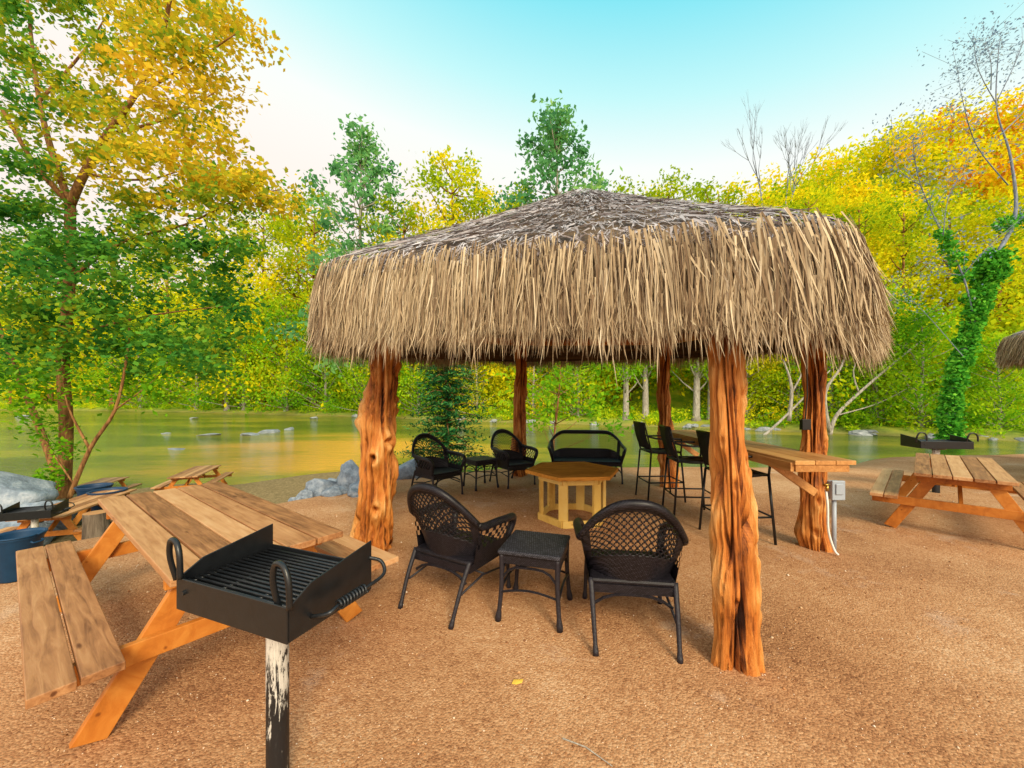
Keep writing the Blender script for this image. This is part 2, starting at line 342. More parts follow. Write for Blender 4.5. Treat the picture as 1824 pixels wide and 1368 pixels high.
# big tree on the left bank
by=11.0
base=W(112,0,by); bz=T(base.x,by)
root=thing('riverside_tree','big leafy tree on the left bank, its top golden in the sun','tree',(base.x,by,bz))
org=Vector((base.x,by,bz))
def lt(px,py,dy=0): return W(px,py,by+dy)-org
mb=MB()
tk=spline([Vector((0,0,-.3)),lt(118,760),lt(112,640),lt(124,500,.1),lt(125,365,.2)],5)
mb.tube(tk,lerpl(.155,.12,len(tk)),10)
for pts,r in [([(125,365,.2),(150,310,.1),(190,240,-.2),(240,170,-.5),(290,60,-.8),(312,-60,-1)],.12),([(125,365,.2),(95,280,.4),(70,180,.8),(55,60,1),(40,-90,1.2)],.10),([(125,365,.2),(60,290,-.3),(0,190,-.8),(-70,110,-1.2)],.08),
  ([(112,880,0),(70,760,.3),(20,640,.5),(-20,520,.8),(-40,380,1)],.10),
  ([(120,500,.1),(220,430,.4),(330,400,.6),(430,352,.5),(500,338,.3)],.05),([(118,600,0),(250,565,-.5),(400,545,-.8)],.04),([(190,240,-.2),(300,210,.3),(390,160,.6)],.05),([(120,520,0),(30,450,.5),(-80,420,.8)],.06),([(70,180,.8),(150,90,1.4),(200,10,1.8)],.05),([(240,170,-.5),(330,120,-1),(420,60,-1.4)],.05),([(150,310,.1),(260,320,.8),(360,290,1.3)],.045)]:
    p=spline([lt(*q) for q in pts],4); mb.tube(p,lerpl(r,r*.25,len(p)),7)
mb.build('trunk',M['bark'],root,smooth=True)
cl=[(30,30),(130,10),(220,40),(300,20),(385,35),(425,60),(340,95),(260,120),(160,90),(60,110),(370,165),(300,190),(210,200),(120,190),(20,200),(360,235),(310,280),(380,300),(250,290),(170,280),(60,280),(455,335),(495,345),(415,350),(350,340),(280,360),(200,370),(90,380),(10,380),(-60,20),(-60,150),(-70,300),(130,-60),(250,-70),(380,-60),(20,-70)]
cl2=[(60,450),(150,440),(240,440),(330,420),(400,410),(30,530),(120,520),(210,520),(300,510),(370,500),(420,545),(60,600),(160,600),(260,600),(340,585),(390,610),(20,660),(230,640),(320,635),(0,450),(90,560),(-60,500),(-50,600),(200,470),(290,460),(130,480),(40,490),(180,560),(360,640),(70,650)]
Cs=[];Ts=[]
for L,per,rr,reps in ((cl,165,.85,4),(cl2,165,.92,3)):
    for q in L:
        for rep in range(reps):
            px_=q[0]+random.uniform(-35,35); py_=q[1]+random.uniform(-30,30)
            c=np.array(lt(px_,py_,random.uniform(-2.0,2.0)))
            r=rr*random.uniform(.4,1.0); gold=.36*float(ss(30,260,px_))*(1-float(ss(330,460,py_)))+.12*(py_<330)  # sunlit gold of the upper right crown, painted into the leaf tint
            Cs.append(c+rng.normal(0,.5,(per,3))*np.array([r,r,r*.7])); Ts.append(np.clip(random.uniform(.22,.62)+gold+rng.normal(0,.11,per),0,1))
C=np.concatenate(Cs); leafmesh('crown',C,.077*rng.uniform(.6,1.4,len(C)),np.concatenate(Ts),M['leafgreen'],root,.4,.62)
# sapling leaning beside it
sx=W(120,0,10.3); org2=Vector((sx.x,10.3,T(sx.x,10.3)))
sp=thing('leaning_sapling','thin leaning sapling at the foot of the big left tree','tree',org2)
mb=MB(); f=lambda px,py,d=0: W(px,py,10.3+d)-org2
for pts,r in [([(118,900),(160,800),(205,730),(225,640),(232,560)],.06),([(160,800),(120,720),(110,640)],.035),([(205,730),(260,690),(300,650)],.025),([(130,860),(90,800),(70,760)],.025)]:
    p=spline([f(*q) for q in pts],4); mb.tube(p,lerpl(r,r*.3,len(p)),6)
mb.build('trunk',M['bark'],sp,smooth=True)
Cs=[np.array(f(x,y,random.uniform(-.6,.6)))+rng.normal(0,.55,(150,3))*r for x,y,r in [(110,640,.6),(230,600,.6),(300,650,.5),(80,760,.45),(110,800,.4),(70,690,.5),(160,690,.45),(90,850,.3),(280,700,.35),(225,680,.4),(50,720,.5),(20,680,.5)]]
C=np.concatenate(Cs); leafmesh('crown',C,.07*rng.uniform(.6,1.4,len(C)),.6*rng.beta(2,2,len(C)),M['leaflime'],sp,.4)
# far bank
shpx=np.array([0,300,640,900,1200,1500,1824]); shY=np.array([82,73,55,43.5,37,30.5,25.5])
def shoreY(px): return float(np.interp(px,shpx,shY))
protos={}
def P(key,lm,bm,H=18,Rc=5.2,zb=1.8,nl=46,per=150,ls=.17,tr=.24,topy=.35,cone=0):
    protos[key]=dict(H=H,lm=lm,bm=bm,Rc=Rc,zb=zb,nl=nl,per=per,ls=ls,tr=tr,topy=topy,cone=cone,root=None)
P('gold',M['leafyel'],M['bark']); P('lime',M['leaflime'],M['barkpale'],H=12,ls=.17,zb=.8); P('syc',M['leafsyc'],M['barkpale'],H=20,Rc=4.4,zb=3,nl=80,per=80,ls=.19,topy=.3,tr=.2,cone=1)
P('round',M['leafyel'],M['barkpale'],H=12,Rc=5,zb=.8,nl=40,per=110,ls=.17); P('cyp',M['leaflime'],M['barkpale'],H=20,Rc=4.5,zb=5.5,nl=40,per=110,ls=.2,tr=.42)
def far(key,px,ytop,dY,name,label,group=None):
    p=protos[key]; Yy=shoreY(px)+dY; x=(px-912)/F*Yy; z=T(x,Yy); h=CH+(HY-ytop)/F*Yy-z; sc=h/p['H']
    loc=(x,Yy,z)
    if p['root'] is None:
        r=tree(name,label,'tree',loc,p['H'],p['Rc'],p['zb'],p['nl'],p['per'],p['ls'],p['lm'],p['bm'],p['tr'],group,p['topy'],cone=p['cone']); r.scale=(sc,sc,sc); r.rotation_euler.z=random.uniform(0,6); p['root']=r
    else:
        r=dup(p['root'],loc,random.uniform(0,6),label,sc)
        r.name=name
        if group: r['group']=group
        elif 'group' in r: del r['group']
    return r
far('syc',645,236,3,'sycamore_tree','tall green sycamore rising left of the thatched roof')
far('syc',990,200,8,'sycamore_tree','tall green sycamore rising directly behind the roof peak')
far('gold',805,288,9,'golden_tree','pale gold tree rising between the two tall sycamores')
for px,yt,dY in [(470,385,5),(530,395,9),(560,370,6),(720,365,7),(400,420,6),(300,410,7),(200,430,6),(90,420,6),(20,430,8),(860,350,10),(925,360,8),(1120,345,9),(1190,330,12),(1280,335,8),(1360,350,9),(1440,345,10),(1530,360,10),(1610,370,8),(1690,350,10),(1780,370,9)]:
    far('gold',px,yt,dY,'golden_tree','golden sunlit tree in the wood along the far bank','golden trees along the far bank')
for px,yt,dY in [(435,560,2),(510,540,1.6),(580,580,2),(350,570,2),(650,590,1.5),(745,590,1.5),(1030,600,2),(1560,520,2.5),(1640,560,1.5),(250,580,2),(1480,540,2.5),(1780,600,1.5)]:
    far('lime',px,yt,dY,'lime_green_tree','bright green low tree at the water edge of the far bank','green trees at the far water edge')
for px,yt,dY in [(1115,470,1.2),(1150,450,2),(1240,440,1.6),(1265,470,2.4),(405,520,1.0)]:
    far('cyp',px,yt,dY,'cypress_tree','pale trunked cypress standing on the far bank','pale cypress trunks on the far bank')
for px,yt,dY in [(690,610,1),(850,610,1),(950,600,1.5),(1330,600,2),(1420,560,2.5)]:
    far('round',px,yt,dY,'rounded_tree','low rounded golden tree at the far water edge','low rounded trees at the far water edge')
# hillside wood (mass)
Cs=[];Ts=[];Sz=[]
for i in range(680):
    px=random.uniform(-120,1960); d=5+64*random.random()**1.1; s_=shoreY(px); k=s_+d
    for _ in range(6):
        x=(px-912)/F*k; dd=float(sdist(np.array([x]),np.array([k]),FE)[0]); k+= (d-dd)*.9
    y=k; x=(px-912)/F*y
    if y>170: continue
    z=T(x,y); h=random.uniform(5,9.5); r=random.uniform(2.4,4.4)*(1+.004*y)
    ob=.34*float(ss(1150,1800,px))*float(ss(16,30,d))*random.random()+.06*float(ss(15,40,d)); tb=random.uniform(.12,.62)
    for k in range(6):
        c=np.array([x,y,z+h*random.uniform(.3,.85)])+np.array([random.gauss(0,1)*r*.5,random.gauss(0,1)*r*.5,0])
        m=70; Cs.append(c+ball(m,.3)*r*.62*np.array([1,1,.85])); Ts.append(tb+random.uniform(-.06,.08)+ob+rng.normal(0,.06,m)); Sz.append(np.full(m,.20+.0020*y))
C=np.concatenate(Cs); o=leafmesh('hillside_wood',C,np.concatenate(Sz)*rng.uniform(.6,1.3,len(C)),np.concatenate(Ts),M['leafyel'])
tag(o,'dense golden wood covering the hillside across the river','wood',kind='stuff')
# undergrowth on far bank
Cs=[];Ts=[]
for i in range(420):
    px=random.uniform(-60,1900); Yy=shoreY(px)+random.uniform(-.2,7); x=(px-912)/F*Yy; z=T(x,Yy); r=random.uniform(.4,1.3)
    Cs.append(np.array([x,Yy,z+r*.5])+ball(80,.3)*np.array([r*1.3,r,r*.8])); Ts.append(np.clip(random.uniform(.3,1)+rng.normal(0,.12,80),0,1))
C=np.concatenate(Cs); o=leafmesh('undergrowth',C,.17*rng.uniform(.5,1.3,len(C)),np.concatenate(Ts),M['leaflime'],asp=.4)
tag(o,'low bright green undergrowth along the far bank','undergrowth',kind='stuff')
# special trees
Yb=48; x=(1392-912)/F*Yb
bare('bare_tree','leafless grey tree standing above the hillside right of the roof',(x,Yb,T(x,Yb)),(CH+(HY-175)/F*Yb-T(x,Yb))*.86,M['barkgrey'],.2,6,.22)
Yb=25.5; bx=W(1688,0,Yb).x; org=Vector((bx,Yb,T(bx,Yb)))
iv=thing('ivy_covered_tree','slender leaning tree with its trunk wrapped in green ivy','tree',org)
f=lambda px,py,d=0: W(px,py,Yb+d)-org
mb=MB(); tk=spline([Vector((0,0,-.4)),f(1698,690),f(1735,570),f(1768,470),f(1808,385),f(1800,280),f(1775,190),f(1780,75)],6)
mb.tube(tk,[.26*(1-i/len(tk))**1.5+.02 for i in range(len(tk))],8)
twigs=[]
for pts,r in [([(1735,570),(1715,490),(1680,420),(1640,330),(1625,250)],.06),([(1796,330),(1740,260),(1715,180),(1705,120)],.04),([(1782,240),(1830,190),(1870,110)],.04),([(1778,190),(1745,130),(1735,80)],.035),([(1776,180),(1805,120),(1825,70)],.035),([(1715,490),(1760,440),(1830,380)],.03),([(1796,290),(1840,260),(1890,200)],.035),([(1680,420),(1690,350),(1720,300)],.03),([(1640,330),(1600,300),(1590,240)],.025),([(1720,640),(1650,560),(1590,500)],.03),([(1765,160),(1765,110),(1755,70)],.03)]:
    p=spline([f(q[0],q[1],random.uniform(-1,1)) for q in pts],4); mb.tube(p,lerpl(r,r*.25,len(p)),5); twigs+=p[3:]
    for q in p[4:]:
        for _ in range(3):
            e=q+Vector((random.gauss(0,.8),random.gauss(0,.8),random.uniform(.1,1.3))); mb.tube([q,e],[r*.25,.010],4); twigs.append(e)
mb.build('trunk',M['barkgrey'],iv,smooth=True)
n=3600; tw=[t for t in twigs if t.z>9]; C=np.array([list(random.choice(tw)) for _ in range(n)])+rng.normal(0,.4,(n,3))
leafmesh('crown',C,.085*rng.uniform(.5,1.3,n),rng.random(n),M['leafpale'],iv)
Cs=[]
ivp=[p for p in tk if p.z<12.8]
for i in range(len(ivp)-1):
    for k in range(9):
        t=random.random(); c=ivp[i].lerp(ivp[i+1],t); r=.52+.16*math.sin(i*1.7+k)+(.35 if i>len(ivp)-5 else 0)+(.12 if i<4 else 0)
        Cs.append(np.array(c)+ball(90,.45)*np.array([r,r,r*.8])*random.uniform(.75,1.1)+rng.normal(0,.08,3))
for q in [(1728,530),(1715,490),(1703,462),(1690,440),(1680,420),(1818,392),(1790,400)]:
    Cs.append(np.array(f(*q))+ball(150,.3)*.55)
C=np.concatenate(Cs); leafmesh('ivy',C,.13*rng.uniform(.6,1.3,len(C)),rng.beta(2,2,len(C)),M['ivy'],iv,.2,.7)
# dead pale limbs on far bank
Yb=29.5; bx=W(1480,0,Yb).x; org=Vector((bx,Yb,T(bx,Yb)))
dt=thing('dead_tree','pale dead tree leaning with bare forked limbs at the far water edge','tree',org); f=lambda px,py,d=0: W(px,py,Yb+d)-org
mb=MB()
for pts,r in [([(1478,775),(1490,740),(1530,700),(1600,640),(1650,600)],.16),([(1478,770),(1470,700),(1500,650),(1510,600)],.15),([(1350,785),(1390,750),(1440,700),(1478,660)],.12),([(1405,750),(1410,690),(1395,640)],.17),([(1530,700),(1520,660),(1540,620)],.07),([(1490,740),(1560,720),(1620,690)],.06),([(1410,700),(1430,660),(1425,630)],.08)]:
    p=spline([f(*q) for q in pts],4); mb.tube(p,lerpl(r,r*.3,len(p)),6)
mb.build('trunk',M['barkpale'],dt,smooth=True)
# juniper & slender tree on the near bank behind the hut
Yj=13; x=W(795,0,Yj).x
jr=thing('juniper_tree','dark feathery evergreen on the bank behind the wicker chairs','tree',(x,Yj,T(x,Yj)))
mb=MB(); mb.tube(spline([(0,0,-.3),(.05,0,2),(-.05,0,4.6)],5),lerpl(.08,.03,11),7); Cs=[]
for i in range(60):
    zz=1.1+3.8*(i/60); an=i*2.4; L=1.75*(1-.4*i/60)*random.uniform(.6,1.1); e=Vector((math.cos(an)*L,math.sin(an)*L,zz-.12+.1*random.random()))
    mb.tube([(0,0,zz),e*.5+Vector((0,0,zz*.5+.12)),e],[.018,.012,.005],4)
    t=rng.random((150,1)); c=np.array([0,0,zz])*(1-t)+np.array(e)*t; Cs.append(c+rng.normal(0,1,(150,3))*np.array([.15,.15,.05])*(.4+t))
mb.build('trunk',M['bark'],jr); C=np.concatenate(Cs); leafmesh('crown',C,.075*rng.uniform(.6,1.5,len(C)),rng.beta(2,2,len(C)),M['leafdark'],jr,.9,.3)
x=W(985,0,12.5).x
tree('slender_tree','slender leafy young tree on the bank behind the loveseat','tree',(x,12.5,T(x,12.5)),6.5,1.9,2.8,26,70,.085,M['leaflime'],M['bark'],.055,lean=.3)
# ---------------------------------------------------------------- rocks
def rockmesh(seed,mat,name='boulder'):
    bm=bmesh.new(); bmesh.ops.create_icosphere(bm,subdivisions=4,radius=1)
    for v in bm.verts:
        c=v.co.copy(); k=1+.35*noise.noise(c*1.1+Vector((seed*7,0,0)))+.13*noise.noise(c*3+Vector((0,seed*5,0)))+.05*noise.noise(c*8)
        v.co=c*k
        for ax,lim in ((Vector((.3,.2,.93)),.62),(Vector((-.7,.5,.4)),.66),(Vector((.8,-.5,.2)),.68),(Vector((-.4,-.85,.3)),.7)):
            d=v.co.dot(ax)-lim
            if d>0: v.co-=ax*d*.88
    me=bpy.data.meshes.new(name); bm.to_mesh(me); bm.free(); me.materials.append(mat)
    for p in me.polygons: p.use_smooth=True
    return me
RM=[rockmesh(i,M['rock']) for i in range(4)]; RP=[rockmesh(i+9,M['rockpale'],'river_rock') for i in range(4)]
def rock(name,x,y,s,label,i,z=None,group=None,ms=RM):
    o=bpy.data.objects.new(name,ms[i%4]); link(o); zz=T(x,y) if z is None else z
    o.location=(x,y,zz+s[2]*.35); o.scale=s; o.rotation_euler=(random.uniform(-.2,.2),random.uniform(-.2,.2),random.uniform(0,6)); return tag(o,label,'rock',group)
for i,(px,Yr,s,lab) in enumerate([(624,7.0,(.26,.25,.40),'tall pale grey boulder just left of the front left post'),(574,6.8,(.32,.28,.26),'low grey boulder left of the tall boulder by the river edge'),(648,6.7,(.22,.22,.17),'small grey boulder touching the foot of the front left post'),(598,8.0,(.34,.3,.3),'grey boulder behind the low boulders at the terrace edge'),(728,7.9,(.34,.28,.3),'blue grey boulder right of the front left post behind the wicker chair'),(545,6.5,(.16,.16,.12),'smallest grey stone at the left end of the boulders'),
   (62,8.0,(.85,.6,.5),'broad grey rock on the left bank above the grill'),(18,9.4,(1.0,.7,.7),'grey rock at the left edge of the photo near the tree'),(100,8.4,(.45,.4,.34),'small flat rock at the foot of the big left tree'),(10,7.0,(.6,.5,.38),'dark grey rock at the far left beside the grill')]):
    rock('boulder',(px-912)/F*Yr,Yr,s,lab,i)
for i,(px,Yr,q) in enumerate([(556,7.3,.2),(590,6.5,.15),(606,6.6,.12),(632,6.4,.13),(700,7.7,.2),(712,8.2,.24),(745,8.1,.18),(535,7.4,.2),(520,8.0,.22)]):
    rock('bank_stone',(px-912)/F*Yr,Yr,(q*1.2,q,q*.75),'fist to head sized grey stone among the boulders at the terrace edge',i,None,'small stones at the terrace edge')
for i,(px,py,s,lab) in enumerate([(447,775,(.7,.45,.2),'left pale rock of the trio breaking the river surface'),(478,771,(.95,.5,.28),'middle and tallest pale rock of the trio in the river'),(515,765,(.6,.4,.2),'right pale rock of the trio in the river'),(370,775,(.8,.45,.13),'flat pale rock alone in the river left of the trio'),(318,800,(.9,.4,.08),'low flat rock barely above water near the far picnic table'),(345,745,(.7,.45,.14),'distant pale rock near the far left shore'),(40,742,(1.1,.6,.2),'pale rock in the river at the left edge'),(292,772,(.4,.3,.09),'small dark rock in the river behind the sapling'),(560,745,(.8,.45,.2),'distant pale rock near the far shore left of the hut')]):
    Yr=(CH-WZ)*F/(py-HY); rock('river_rock',(px-912)/F*Yr,Yr,s,lab,i,WZ-.06,None,RP)
for i in range(44):
    px=random.uniform(1180,1860) if i<26 else random.uniform(330,1150); Yr=shoreY(px)+random.uniform(-.9,.4); q=random.uniform(.18,.55)
    rock('shore_rock',(px-912)/F*Yr,Yr,(q*1.4,q,q*.6),'grey stone in the line of stones along the far shore',i,WZ,'stones along the far shore',RP)
# ---------------------------------------------------------------- thatched hut
HC=Vector((.93,5.3,0))
fold=np.array([(-1.83,3.75,2.92),(1.63,1.98,2.55),(3.56,3.95,2.67),(3.25,7.4,2.82),(.2,8.6,2.87),(-2.25,6.75,2.87)])-np.array([HC.x,HC.y,0])
bot=fold.copy(); rad=np.linalg.norm(fold[:,:2],axis=1); bot[:,:2]*=((rad+.05)/rad)[:,None]; bot[:,2]=[2.13,1.94,2.09,2.30,2.33,2.25]
apex=np.array([.03,0,4.40])
def ring(A,u):
    u=np.mod(u,6); i=np.floor(u).astype(int)%6; t=(u-np.floor(u))[:,None]; return A[i]*(1-t)+A[(i+1)%6]*t
def prof(u,v):
    e=.07
    fo=(ring(fold,u-e)+ring(fold,u)+ring(fold,u+e))/3; bo=(ring(bot,u-e)+ring(bot,u)+ring(bot,u+e))/3
    def at(v):
        v=v[:,None]; t=np.clip(v/.55,0,1); s=np.clip((v-.55)/.45,0,1.6)
        p=apex*(1-t)+fo*t; p=p-np.array([0,0,.03])*np.sin(np.pi*t)
        q=p+(bo-fo)*s
        q[:,:2]+= bo[:,:2]/3.5*(.05*np.sin(np.pi*np.clip(s,0,1)))
        return q
    return (at(np.maximum(v-.03,0))+2*at(v)+at(v+.03*(v<.95)))/4
hut=thing('thatched_hut','open hexagonal hut with shaggy palm thatch roof on gnarled cedar posts','hut',HC)
nu,nv=72,26; uu,vv=np.meshgrid(np.linspace(0,6,nu+1)[:-1],np.linspace(.001,.96,nv)); sh=prof(uu.ravel(),vv.ravel())
sh[:,:2]*=.98; sh[:,2]-=.03
ii=np.arange(nu*nv).reshape(nv,nu); Fq=np.stack([ii[:-1],np.roll(ii,-1,1)[:-1],np.roll(ii,-1,1)[1:],ii[1:]],-1).reshape(-1,4)
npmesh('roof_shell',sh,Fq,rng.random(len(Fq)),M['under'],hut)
def strands(name,n,v0a,v0b,la,lb,rate,wa,wb,off,flare,mat,pw=1,vmax=9.,dus=.012,ta=1.6,tb=1.5):
    u0=rng.random(n)*6; v0=v0a+(v0b-v0a)*rng.random(n)**pw; L=rng.uniform(la,lb,n); w=wa+(wb-wa)*rng.random(n)**1.4
    clump=.5+.5*np.sin(u0*41+np.sin(u0*17)*3)
    L=np.minimum(L,np.maximum(.08,(vmax+.10*clump*rng.random(n)+.12*rng.random(n)**4-v0)/rate))
    du=rng.normal(0,dus,n)*(1+2*(rng.random(n)>.95)); o0=off*rng.random(n); fl=flare*rng.random(n)**2; tw=rng.normal(0,.5,n); rows=[]; kn=5
    for k in range(kn):
        s=k/(kn-1); v=v0+L*rate*s; vc=np.minimum(v,1.0)
        p=prof(u0+du*s,vc); p[:,2]-=np.maximum(v-1,0)/rate
        p2=prof(u0+du*s+.01,vc); tg=p2-p; tg[:,2]=0; tg/=np.linalg.norm(tg,axis=1)[:,None]+1e-9
        rd=p[:,:2]/(np.linalg.norm(p[:,:2],axis=1)[:,None]+1e-9); steep=ss(.45,.62,vc)[:,None]
        nrm=np.concatenate([rd*(.35+.65*steep),.94*(1-steep)+.1],1); nrm/=np.linalg.norm(nrm,axis=1)[:,None]
        oo=(o0+fl*s*s)[:,None]; p=p+nrm*oo
        wd=tg*np.cos(tw)[:,None]+nrm*np.sin(tw)[:,None]; ww=(w*(1-.93*s**2.2))[:,None]
        rows.append(np.stack([p-wd*ww,p+wd*ww],1))
    V=np.stack(rows,1).reshape(n,kn*2,3)
    fb=np.array([(2*k,2*k+1,2*k+3,2*k+2) for k in range(kn-1)])
    Fc=(fb[None]+(np.arange(n)*kn*2)[:,None,None]).reshape(-1,4)
    t=np.clip(rng.beta(ta,tb,n)+.16*(clump-.5),0,1); return npmesh(name,V,Fc,np.repeat(t,kn-1),mat,hut)
strands('thatch_top',26000,.0,.64,.12,.28,.157,.003,.009,.03,.035,M['thatchtop'],.65,dus=.018,ta=2.2,tb=2.2)
strands('thatch_fringe',36000,.555,.95,.28,.68,.60,.0022,.0078,.08,.10,M['thatch'],.9,vmax=1.0,dus=.010)
def post(name,base,top,Rr,seed,parent,flare=.3,twin=0,knob=.25,wav=.07,tws=.6,rel_=.6):
    rs=random.Random(seed); nz,nt=150,96; vs=[];rel=[]
    kn=[(rs.uniform(0,6.28),rs.uniform(.05,.92),rs.uniform(.6,1.3)*knob,rs.uniform(.7,1.6)) for _ in range(18)]
    p1,p2=[rs.uniform(0,6.28) for _ in range(2)]; wob=[rs.uniform(-1,1)*wav for _ in range(6)]; tw=tws*rs.choice((-1,1))
    for i in range(nz+1):
        t=i/nz; cx=base[0]*(1-t)+top[0]*t+wob[0]*math.sin(t*3.1)+wob[1]*math.sin(t*6.3)+.25*wob[4]*math.sin(t*14+p1); cy=base[1]*(1-t)+top[1]*t+wob[2]*math.sin(t*3.1)
        z=-.08+(top[2]+.08)*t
        for k in range(nt):
            a=2*math.pi*k/nt; b=a+tw*z+.15*math.sin(z*2.1+p1)
            q=.12*math.sin(2*b+p1)+.07*math.sin(3*b-1.6*t+p2)+twin*math.cos(2*(a-p2))
            g1=noise.noise(Vector((math.cos(b)*1.7+seed*3,math.sin(b)*1.7,z*.7))); g2=noise.noise(Vector((math.cos(b)*3.4+seed*5,math.sin(b)*3.4,z*1.2)))
            q-=rel_*max(0,1-abs(g1)*7)**1.3+.4*rel_*max(0,1-abs(g2)*6)
            q+=.28*noise.noise(Vector((math.cos(a)*1.1+seed,math.sin(a)*1.1,z*2.8)))+.12*noise.noise(Vector((math.cos(a)*4+seed,math.sin(a)*4,z*5)))+.06*noise.noise(Vector((math.cos(a)*9+seed,math.sin(a)*9,z*9)))
            for ka,kt,kh,ks in kn:
                d=(a-ka+math.pi)%(2*math.pi)-math.pi; e=(d/(.42*ks))**2+((t-kt)/(.035*ks))**2
                if e<9: q+=kh*(math.exp(-e)-1.5*math.exp(-e*7))
            r=Rr*(1+flare*(1-t)**3-.10*t)*max(.28,1.04+q); rel.append(q); vs.append((cx+r*math.cos(a),cy+r*math.sin(a),z))
    fs=[];ts=[]
    for i in range(nz):
        for k in range(nt):
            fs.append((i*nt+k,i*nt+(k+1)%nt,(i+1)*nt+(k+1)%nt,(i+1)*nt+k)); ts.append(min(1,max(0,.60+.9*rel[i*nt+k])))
    return npmesh(name,vs,fs,ts,M['cedar'],parent,True)
def hl(x,y): return (x-HC.x,y-HC.y)
PO=[((-1.465,4.12),(-1.25,4.22,2.6),.142,11,0,.55,.06,.6,.58),((1.335,2.36),(1.30,2.42,2.4),.086,2,.14,.25,.02,.12,.62),((3.25,4.2),(3.2,4.25,2.5),.094,3,.10,.25,.03,.15,.6),((2.80,7.02),(2.76,6.98,2.6),.11,4,0,.25,.05,.3,.6),((.16,8.0),(.18,7.95,2.7),.11,5,.1,.25,.05,.3,.6),((-2.17,6.45),(-2.0,6.4,2.65),.10,6,0,.2,.03,.3,.6)]
for b,t,r,sd,tw_,kb,wv,ts_,rl in PO: post('post',hl(*b),(*hl(t[0],t[1]),t[2]),r,sd,hut,.35,tw_,kb,wv,ts_,rl)
for i in range(6):
    a=PO[i][1];b=PO[(i+1)%6][1]; m=MB(); m.tube([(*hl(a[0],a[1]),a[2]),(*hl(b[0],b[1]),b[2])],.075,10); m.build('beam',M['cedar'],hut,True)
    m=MB(); m.tube([(*hl(a[0],a[1]),a[2]+.05),(.03,0,4.1)],[.06,.05],8); m.build('rafter',M['cedar'],hut,True)
dup(hut,(12.6,5.75,0),R(25),'second thatched hut cut off by the right edge of the photo')
# ---------------------------------------------------------------- furniture
def chair(name,label,cat,hw):
    root=thing(name,label,cat); wide=hw>.4; ao=.10
    nu,nv=(120 if wide else 72),58
    def bk(u,v):
        au=abs(u)
        if wide: wrap=.17*max(0,(au-.72)/.28)**2; zt=.90-.20*max(0,(au-.55)/.45)**2.2
        else: wrap=.19*au**2.6; zt=.95-.27*au**2.4
        return (u*(hw+.03+(ao-.045)*v),-.235-.17*v+wrap,.36+(zt-.36)*v)
    m=MB(); vs=[bk(-1+2*i/nu,j/nv) for j in range(nv+1) for i in range(nu+1)]; fs=[]
    for j in range(nv):
        for i in range(nu):
            u=abs(-1+2*(i+.5)/nu); v=(j+.5)/nv
            solid=v<.40 or v>.92 or u>(.93 if wide else .87)
            if solid or (i+j)%5==0 or (i-j)%5==0 :
                fs.append((j*(nu+1)+i,j*(nu+1)+i+1,(j+1)*(nu+1)+i+1,(j+1)*(nu+1)+i))
    m.add(vs,fs); m.build('backrest',M['wicker'],root,True,solid=.008)
    e=Vector(bk(1,1)); 
    armR=[e+Vector((.005,.06,-.03)),Vector((hw+ao,.02,.645)),Vector((hw+ao+.005,.16,.635)),Vector((hw+ao-.015,.27,.615)),Vector((hw+ao-.04,.305,.55)),Vector((hw+ao-.06,.27,.46)),Vector((hw+ao-.075,.25,.36))]
    arch=[Vector(bk(-1+2*i/24,1)) for i in range(25)]; armL=[Vector((-p.x,p.y,p.z)) for p in armR]
    m=MB(); rim=spline(arch,2); m.tube(rim,[.022+.009*math.sin(math.pi*i/(len(rim)-1)) for i in range(len(rim))],10); m.build('rim',M['wicker'],root,True)
    for sd,ar in ((1,armR),(-1,armL)):
        p=spline([Vector(bk(sd,1))]+ar,4); m=MB(); m.tube(p,[.023]*3+[.030]*(len(p)-10)+lerpl(.030,.018,7),10); 
        top=p[2:18]; vs=[];fs=[]
        for i,q in enumerate(top):
            for k in range(9):
                t=k/8; zb=.37; vs.append((q.x*(1-t)+sd*(hw+.03)*t,max(q.y,-.25)*(1-t)+t*min(max(q.y,-.22),.25),q.z*(1-t)+zb*t))
        for i in range(len(top)-1):
            for k in range(8):
                if k<1 or k>4 or (i+k)%2==0: fs.append((i*9+k,i*9+k+1,(i+1)*9+k+1,(i+1)*9+k))
        m.add(vs,fs); m.build('arm',M['wicker'],root,True)
    m=MB(); m.box((0,.01,.39),(hw*2+.05,.53,.04)); m.build('seat',M['wicker'],root,bevel=.018)
    m=MB()
    for sd in (1,-1):
        m.box((sd*(hw+.022),.01,.345),(.014,.5,.055)); m.box((0,.01+sd*.258,.345),(hw*2+.03,.014,.055))
        pa=[(x,.01+sd*.258,.31-.07*(abs(x)/hw)**3) for x in np.linspace(-hw,hw,9)]; m.tube(pa,.011,6)
    m.build('apron',M['wicker'],root)
    for sx in (1,-1):
        for fr in (1,-1):
            top=Vector((sx*(hw+.02),.01+fr*.24,.40)); foot=Vector((sx*(hw+(.04 if fr>0 else .0)),.28 if fr>0 else -.42,.0))
            mid=top.lerp(foot,.45)+Vector((0,.015*fr,0))
            p=spline([top,mid,foot],6); m=MB(); m.tube(p,lerpl(.019,.014,len(p)-2)+[.019,.019],8); m.build('leg',M['wickerleg'],root,True)
    m=MB()
    for sx in (1,-1): m.tube([(sx*(hw+.02),.25,.2),(sx*(hw+.005),-.05,.235),(sx*(hw+.005),-.32,.19)],.009,6)
    m.tube([(-hw,-.02,.23),(0,-.02,.245),(hw,-.02,.23)],.009,6); m.build('stretcher',M['wickerleg'],root,True)
    return root
def face(dx,dy): return math.atan2(dy,dx)-math.pi/2
ch=chair('wicker_armchair','dark wicker armchair in front, left of the small wicker table, seen from behind','armchair',.25)
ch.location=(-.42,3.22,0); ch.rotation_euler.z=face(.52,.85)
